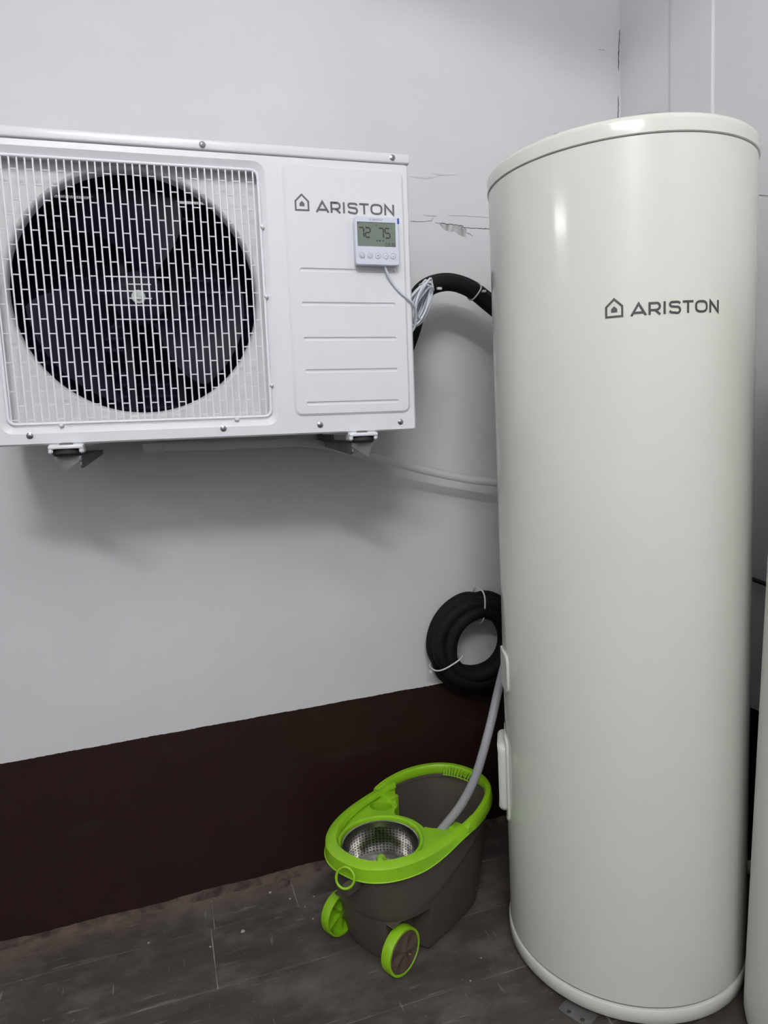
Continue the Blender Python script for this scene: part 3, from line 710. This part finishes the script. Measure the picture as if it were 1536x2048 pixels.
cl = empty('pipe_coil', (.808, -.045, .595))
rr = random.Random(8)
def ring(R, y, ph, amp, name='coil_turn', r=.0205, dz=0.0):
    pts = []
    for i in range(72):
        a = 2*pi*i/72
        k = R*(1+amp*sin(2*a+ph)+.02*sin(3*a+ph*2))
        # pinched by ties at about 85 and 205 degrees
        for pa in (rad(84), rad(203)):
            dlt = abs((a-pa+pi) % (2*pi)-pi); k += (0.098-R)*.32*math.exp(-(dlt/.20)**2)
        pts.append((k*cos(a)*1.0, y+.004*sin(a*2+ph), k*sin(a)*1.03+dz))
    return MB().tube(pts, r, 14, True, up=(0, 1, 0)).build(name, 'foam', cl, 60)
ring(.122, 0, .4, .03, r=.0215); ring(.094, -.006, 1.6, .03); ring(.114, -.033, 2.2, .025, r=.020); ring(.088, -.042, .9, .03, r=.019)
for pa in (84, 203):
    c = Vector((.100*cos(rad(pa)), -.016, .100*1.03*sin(rad(pa))))
    nrm = Vector((-sin(rad(pa)), 0, cos(rad(pa)))); u = Vector((cos(rad(pa)), 0, sin(rad(pa)))); v = Vector((0, 1, 0))
    MB().tube([c+u*(.047*math.copysign(abs(cos(a))**.7, cos(a)))+v*(.042*math.copysign(abs(sin(a))**.7, sin(a))) for a in [2*pi*i/32 for i in range(32)]], .0022, 6, True).build('cable_tie', 'tie', cl, 60)
MB().box(-.005, .005, -.004, .004, -.004, .004, .001, 1).build('tie_head', 'tie', cl).location = (-.142, -.018, -.065)
foam_tube([(.09, -.03, -.06), (.13, -.04, .02), (.16, -.06, .16), (.17, -.09, .32), (.15, -.14, .45), (.13, -.19, .50)], .0185, 'riser_pipe', cl)
tag(cl, 'coil of black foam-insulated pipe hanging low behind the tank', 'pipe')

# ================================================================== HOSES
ch = empty('condensate_hose', (.0, -.10, 1.18)); H0 = Vector((.0, -.10, 1.18))
pts = cat_rom([Vector(p)-H0 for p in ((.005, -.12, 1.190), (.10, -.12, 1.186), (.22, -.115, 1.182), (.34, -.11, 1.179), (.40, -.105, 1.168), (.47, -.10, 1.148), (.56, -.092, 1.120), (.68, -.085, 1.083), (.80, -.08, 1.052), (.92, -.09, 1.030), (1.02, -.13, 1.0))], 26)
MB().tube(pts, lambda i: .0105+.0007*(i % 2), 12).build('hose', 'clearhose', ch, 60)
MB().box(-.025, .02, -.033, -.007, -.004, .0185, .003, 2).build('drain_elbow', 'clearhose', ch)
tag(ch, 'translucent pale drain hose running under the heat pump towards tank', 'hose')
gh = empty('grey_drain_hose', (.56, -.34, .2)); H0 = Vector((.56, -.34, .2))
pts = cat_rom([Vector(p)-H0 for p in ((.86, -.235, .68), (.81, -.255, .63), (.757, -.302, .57), (.708, -.342, .490), (.674, -.358, .420), (.650, -.360, .365), (.618, -.354, .308), (.587, -.345, .267), (.556, -.334, .228), (.53, -.32, .19), (.515, -.31, .15))], 30)
MB().tube(pts, lambda i: 0.0105+.0005*(1 if i % 2 else -1), 12).build('hose', 'greyhose', gh, 80)
tag(gh, 'grey ribbed drain hose dropping from behind the tank into the bucket', 'hose')

# ================================================================== SPIN MOP BUCKET
BK = empty('mop_bucket', (.5190, -.2720, 0), rad(29.3))
tag(BK, 'green and brown spin mop bucket on wheels standing on the floor', 'bucket')
NB = 144
def sup(a, b_, e, t):
    return (a*math.copysign(abs(cos(t))**(2/e), cos(t)), b_*math.copysign(abs(sin(t))**(2/e), sin(t)))
AX, BY = .231, .140
def body_ring(z, ins=0.0, notch=True):
    t = min(1, z/.25); k = t**.8
    a = .168+(AX-.004-.168)*k-ins; b_ = .106+(BY-.004-.106)*k-ins; e = 3.6+(2.45-3.6)*k; s0 = -.006*(1-k)
    ring = []
    for i in range(NB):
        x, y = sup(a, b_, e, 2*pi*i/NB); x += s0
        zc = .125+.085*sstep(-.15, .16, x)
        g_ = .0035*sstep(zc-.006, zc+.006, z); L_ = math.hypot(x, y); x *= 1+g_/L_; y *= 1+g_/L_
        if notch and z < .1165+ins*1.2 and x < -.092+ins: y = max(-.073+ins, min(.073-ins, y))
        ring.append((x, y, z))
    return ring
zs = [.008, .012, .03, .06, .09, .1160, .1168]+[.12+.13*i/22 for i in range(23)]
mb = MB(); mb.loft([body_ring(z) for z in zs]); ob0 = body_ring(.008); mb.add(ob0, [tuple(range(NB))])
zi = [.25, .23, .2, .17, .14, .1225, .1215, .09, .06, .034]
rin = [body_ring(z, .004) for z in zi]; mb.loft([body_ring(.25)]+rin); mb.add(rin[-1], [tuple(range(NB))])
mb.build('bucket_body', 'body', BK, 40)
# outline of the rim with outward normals
def rim_pt(t, off=0.0):
    x, y = sup(AX, BY, 2.4, t); x2, y2 = sup(AX, BY, 2.4, t+.01); x1, y1 = sup(AX, BY, 2.4, t-.01)
    d = Vector((x2-x1, y2-y1)).normalized(); return (x+d.y*off, y-d.x*off)
def rim_z(x): return .267
# grey lip of the body along the back
mb = MB(); rings = []
for i in range(NB):
    t = 2*pi*i/NB; x, y = rim_pt(t); rings.append([rim_pt(t, o_)+(z_,) for o_, z_ in ((-.006, .248), (-.004, .257), (.003, .257), (.006, .253), (.006, .243), (.001, .241))])
rings.append(rings[0]); mb.loft(rings, True); mb.build('body_lip', 'body', BK, 40)
# green cover rim round the spinner end, with deep skirt that tapers off towards the back
ts = [i for i in range(NB*2+1)]
mb = MB(); rings = []
t0, t1 = rad(74), rad(286)
for i in range(161):
    t = t0+(t1-t0)*i/160; x, y = rim_pt(t); zt = rim_z(x)
    dd = .014+.018*(1-sstep(-.135, .03, x))
    ww = .015+.006*(1-sstep(-.2, -.02, x))
    rings.append([rim_pt(t, o_)+(z_,) for o_, z_ in ((-ww-.002, zt-.012), (-ww, zt-.004), (-ww+.004, zt), (.002, zt-.001), (.008, zt-.006), (.0105, zt-dd), (.0125, zt-dd-.0015), (.0085, zt-dd-.003), (.005, zt-.012))])
mb.loft(rings, True, (True, True)); mb.build('cover_rim', 'green', BK, 40)
# cover plate with spinner hole and oval mop-handle hole
SC = (-.121, -.006)
cp = []
for i in range(60):
    t = t0+(t1-t0)*i/59; cp.append(rim_pt(t, -.012))
cp += [(.012, -.098), (-.006, -.066), (-.012, -.050)]
for a in range(-24, 25, 6): cp.append((SC[0]+.114*cos(rad(a)), SC[1]+.114*sin(rad(a))))
cp += [(-.004, .054), (.016, .062), (.034, .085)]
hole = circ(SC[0], SC[1], .094, 64)
oval = [(-.010+.020*cos(a)*cos(.5)-.029*sin(a)*sin(.5), .094+.020*cos(a)*sin(.5)+.029*sin(a)*cos(.5)) for a in [2*pi*i/28 for i in range(28)]]
mb = MB(); zc_ = .2515
mb.fill([cp, hole, oval], lambda u, v: (u, v, zc_)); mb.fill([cp, hole, oval], lambda u, v: (u, v, zc_-.003))
mb.loft([[p+(zc_,) for p in cp], [p+(zc_-.022,) for p in cp]])
mb.loft([[p+(zc_,) for p in oval], [p+(zc_-.035,) for p in oval]])
mb.build('cover_plate', 'green', BK, 30)
MB().lathe([(.101, .2505), (.1005, .256), (.0985, .2585), (.0955, .2585), (.0925, .256), (.091, .246), (.089, .236)], 72, SC+(0,)).build('spinner_collar', 'green', BK, 40)
MB().box(.020, .050, .086, .128, .200, .2585, .003, 2).build('handle_stop', 'green', BK)
MB().box(.016, .046, -.128, -.098, .215, .2575, .003, 2).build('handle_stop', 'green', BK)
# stainless spinner basket with real perforations
bk = MB(); RT, RB, ZT_, ZB = .0865, .078, .243, .168
def bp_(a, z):
    k = (z-ZB)/(ZT_-ZB); r = RB+(RT-RB)*k; return (SC[0]+r*cos(a), SC[1]+r*sin(a), z)
NC, NR = 60, 9; z_lo, z_hi = .176, .236
for c in range(NC):
    a0, a1 = 2*pi*c/NC, 2*pi*(c+1)/NC; ac = (a0+a1)/2; ha = (a1-a0)/2
    for r in range(NR):
        za = z_lo+(z_hi-z_lo)*r/NR; zb = z_lo+(z_hi-z_lo)*(r+1)/NR; zm = (za+zb)/2; hz = (zb-za)/2
        sq = [(1, 1), (0, 1), (-1, 1), (-1, 0), (-1, -1), (0, -1), (1, -1), (1, 0)]
        hl = [(.46*cos(rad(q)), .53*sin(rad(q))) for q in (45, 90, 135, 180, 225, 270, 315, 0)]
        vv = [bp_(ac+u*ha, zm+v*hz) for u, v in sq]+[bp_(ac+u*ha, zm+v*hz) for u, v in hl]
        bk.add(vv, [(i, (i+1) % 8, 8+(i+1) % 8, 8+i) for i in range(8)])
kr = lambda z: RB+(RT-RB)*(z-ZB)/(ZT_-ZB)
bk.lathe([(.0905, .2455), (.0915, .2475), (.090, .2495), (.0875, .2485), (kr(ZT_)+.0002, ZT_), (kr(z_hi), z_hi)], 60, SC+(0,))
bk.lathe([(kr(z_lo), z_lo), (.076, .170), (.070, .1665), (.045, .1665), (.03, .172), (.014, .176), (.001, .176)], 60, SC+(0,))
bk.build('spinner_basket', 'stainless', BK, 30)
kn = MB(); kn.lathe([(.017, .174), (.0165, .186), (.0135, .196), (.0125, .210), (.008, .2155), (.001, .216)], 6, SC+(0,), caps=(False, True)); kn.build('spinner_knob', 'green', BK, 20)
for a in range(0, 360, 60):
    kk = MB(); kk.box(.013, .044, -.0012, .0012, .168, .180); kb = kk.build('knob_rib', 'green', BK, 0); kb.location = SC+(0,); kb.rotation_euler = (0, 0, rad(a+20))
# folded carrying handle round the back
mb = MB(); rings = []; h0, h1 = rad(-86), rad(86)
for i in range(121):
    t = h0+(h1-h0)*i/120; x, y = rim_pt(t)
    e_ = min(1, min(i, 120-i)/9); e_ = sqrt(max(0, 1-(1-e_)**2))
    hh = .016*(.25+.75*e_); wd = .0085; zc = .2675-.005*sstep(80, 120, abs(i-60)*2)
    rings.append([rim_pt(t, .003+o_)+(zc+z_,) for o_, z_ in ((-wd, -hh*.6), (-wd, hh*.55), (-wd+.003, hh*.8), (wd-.003, hh*.8), (wd, hh*.55), (wd+.002, -hh*.8), (wd, -hh), (-wd+.002, -hh*.85))])
mb.loft(rings, True, (True, True)); mb.build('carry_handle', 'green', BK, 40)
gr = MB()
for i in range(11):
    t = rad(-14+i*3.6); a = rim_pt(t, -.004); b2 = rim_pt(t, -.024)
    a3, b3 = Vector(a+(.276,)), Vector(b2+(.268,))
    gr.tube([a3, a3*.5+b3*.5+Vector((0, 0, .004)), b3, b3-Vector((0, 0, .008))], .0013, 6)
tt = [rad(-15+i*1.0) for i in range(40)]
gr.tube([rim_pt(t, -.0225)+(.262,) for t in tt], .0017, 6)
gr.build('handle_grip', 'green', BK, 60)
# drain plug with pull ring
DP = (-.2385, -.030)
dp = MB(); dp.box(-.266, -.226, -.044, -.023, .212, .232, .003, 2); dp.build('drain_plug', 'body', BK)
mb = MB(); c = Vector((-.2630, -.034, .251)); mb.tube([c+Vector((.0074*cos(a)+.006*sin(a), -.0200*cos(a), .0215*sin(a))) for a in [2*pi*i/32 for i in range(32)]], .0030, 8, True); mb.build('pull_ring', 'green', BK, 60)
# wheels
def wheel(sgn):
    wy = .097*sgn; R = .052
    w_ = MB()
    pr = [(R-.006, .012), (R-.001, .0125), (R, .010), (R, -.010), (R-.001, -.0125), (R-.005, -.0125), (R-.007, -.010), (R-.007, .008)]
    w_.lathe(pr+[pr[0]], 56, (-.168, wy, R), 'y')
    W_ = w_.build('wheel', 'green', BK, 40)
    ins = MB()
    for k in range(6):
        a = 2*pi*k/6; p0 = Vector((-.168+.008*cos(a), wy, R+.008*sin(a))); p1 = Vector((-.168+.046*cos(a+.35), wy, R+.046*sin(a+.35)))
        d_ = (p1-p0).normalized(); nn = Vector((-d_.z, 0, d_.x))*.0012; yy = Vector((0, .009, 0))
        ins.add([p0+nn-yy, p0-nn-yy, p0-nn+yy, p0+nn+yy, p1+nn-yy, p1-nn-yy, p1-nn+yy, p1+nn+yy], [(0, 1, 2, 3), (4, 5, 6, 7), (0, 1, 5, 4), (1, 2, 6, 5), (2, 3, 7, 6), (3, 0, 4, 7)])
    ins.lathe([(.009, -.008), (.009, .008)], 20, (-.168, wy, R), 'y')
    ins.lathe([(.047, .006*sgn), (.02, .005*sgn), (.001, .005*sgn)], 40, (-.168, wy, R), 'y')
    ins.build('wheel_web', 'green', W_, 30)
    hc = MB(); n_ = 60; rings = []
    for r, h, am in ((.0455, .0115, 0), (.0445, .0125, 0), (.040, .0120, .35), (.028, .0105, 1), (.014, .0115, .8), (.006, .0135, 0), (.001, .0138, 0)):
        rings.append([(-.168+r*cos(2*pi*i/n_), wy+sgn*(h+am*.0022*cos(5*2*pi*i/n_+.5)), R+r*sin(2*pi*i/n_)) for i in range(n_)])
    hc.loft(rings, True, (False, True)); hc.build('hubcap', 'hubcap', W_, 40)
wheel(-1); wheel(1)
MB().tube([(-.168, -.085, .052), (-.168, .085, .052)], .005, 12).build('axle', 'screw', BK)
MB().box(-.190, -.15, -.098, -.07, .1165, .1185, .001, 1).build('wheel_guard', 'body', BK)
MB().box(-.190, -.15, .07, .09, .1165, .1185, .001, 1).build('wheel_guard', 'body', BK)

# ================================================================== crumbs of plaster on the floor
CH = [(.10, -.178, .006, .003), (.185, -.06, .004, .002), (.02, -.20, .003, .002), (-.12, -.13, .0028, .002), (.27, -.20, .0025, .002), (.44, -.60, .004, .002), (.31, -.57, .0035, .002), (.60, -.47, .002, .0015), (.55, -.52, .0022, .0015), (.23, -.105, .0028, .002), (.29, -.12, .0022, .0016), (.26, -.15, .002, .0016)]
rr = random.Random(21); first = None
for i, (x, y, r, h) in enumerate(CH):
    if i % 4 == 0:
        mb = MB(); n_ = 8; rings = []
        for k, hz in ((1, 0), (.9, .5), (.45, 1)): rings.append([(k*rr.uniform(.7, 1.2)*cos(2*pi*j/n_), k*rr.uniform(.6, 1.1)*sin(2*pi*j/n_), hz) for j in range(n_)])
        mb.loft(rings, True, (True, True)); ob = mb.build('plaster_crumb', 'chip', None, 0); first = ob.data
    else:
        ob = bpy.data.objects.new('plaster_crumb', first); col.objects.link(ob)
    ob.location = (x, y, 0); ob.scale = (r, r, h); ob.rotation_euler = (0, 0, rr.uniform(0, 6))
    tag(ob, 'tiny pale crumb of plaster lying on the dark floor', 'crumb', 'plaster crumbs on the floor')
bl = MB(); rings = []
for k, hz in ((1, 0), (.95, .3), (.6, .8), (.1, 1)): rings.append([(.017*k*(1+.12*sin(3*2*pi*j/16))*cos(2*pi*j/16), .014*k*sin(2*pi*j/16), .010*hz) for j in range(16)])
bl.loft(rings, True, (True, True)); ob = bl.build('mortar_lump', 'mortar', None, 50); ob.location = (.226, -.040, 0)
tag(ob, 'round flattened lump of mortar at the foot of the brown dado', 'lump')
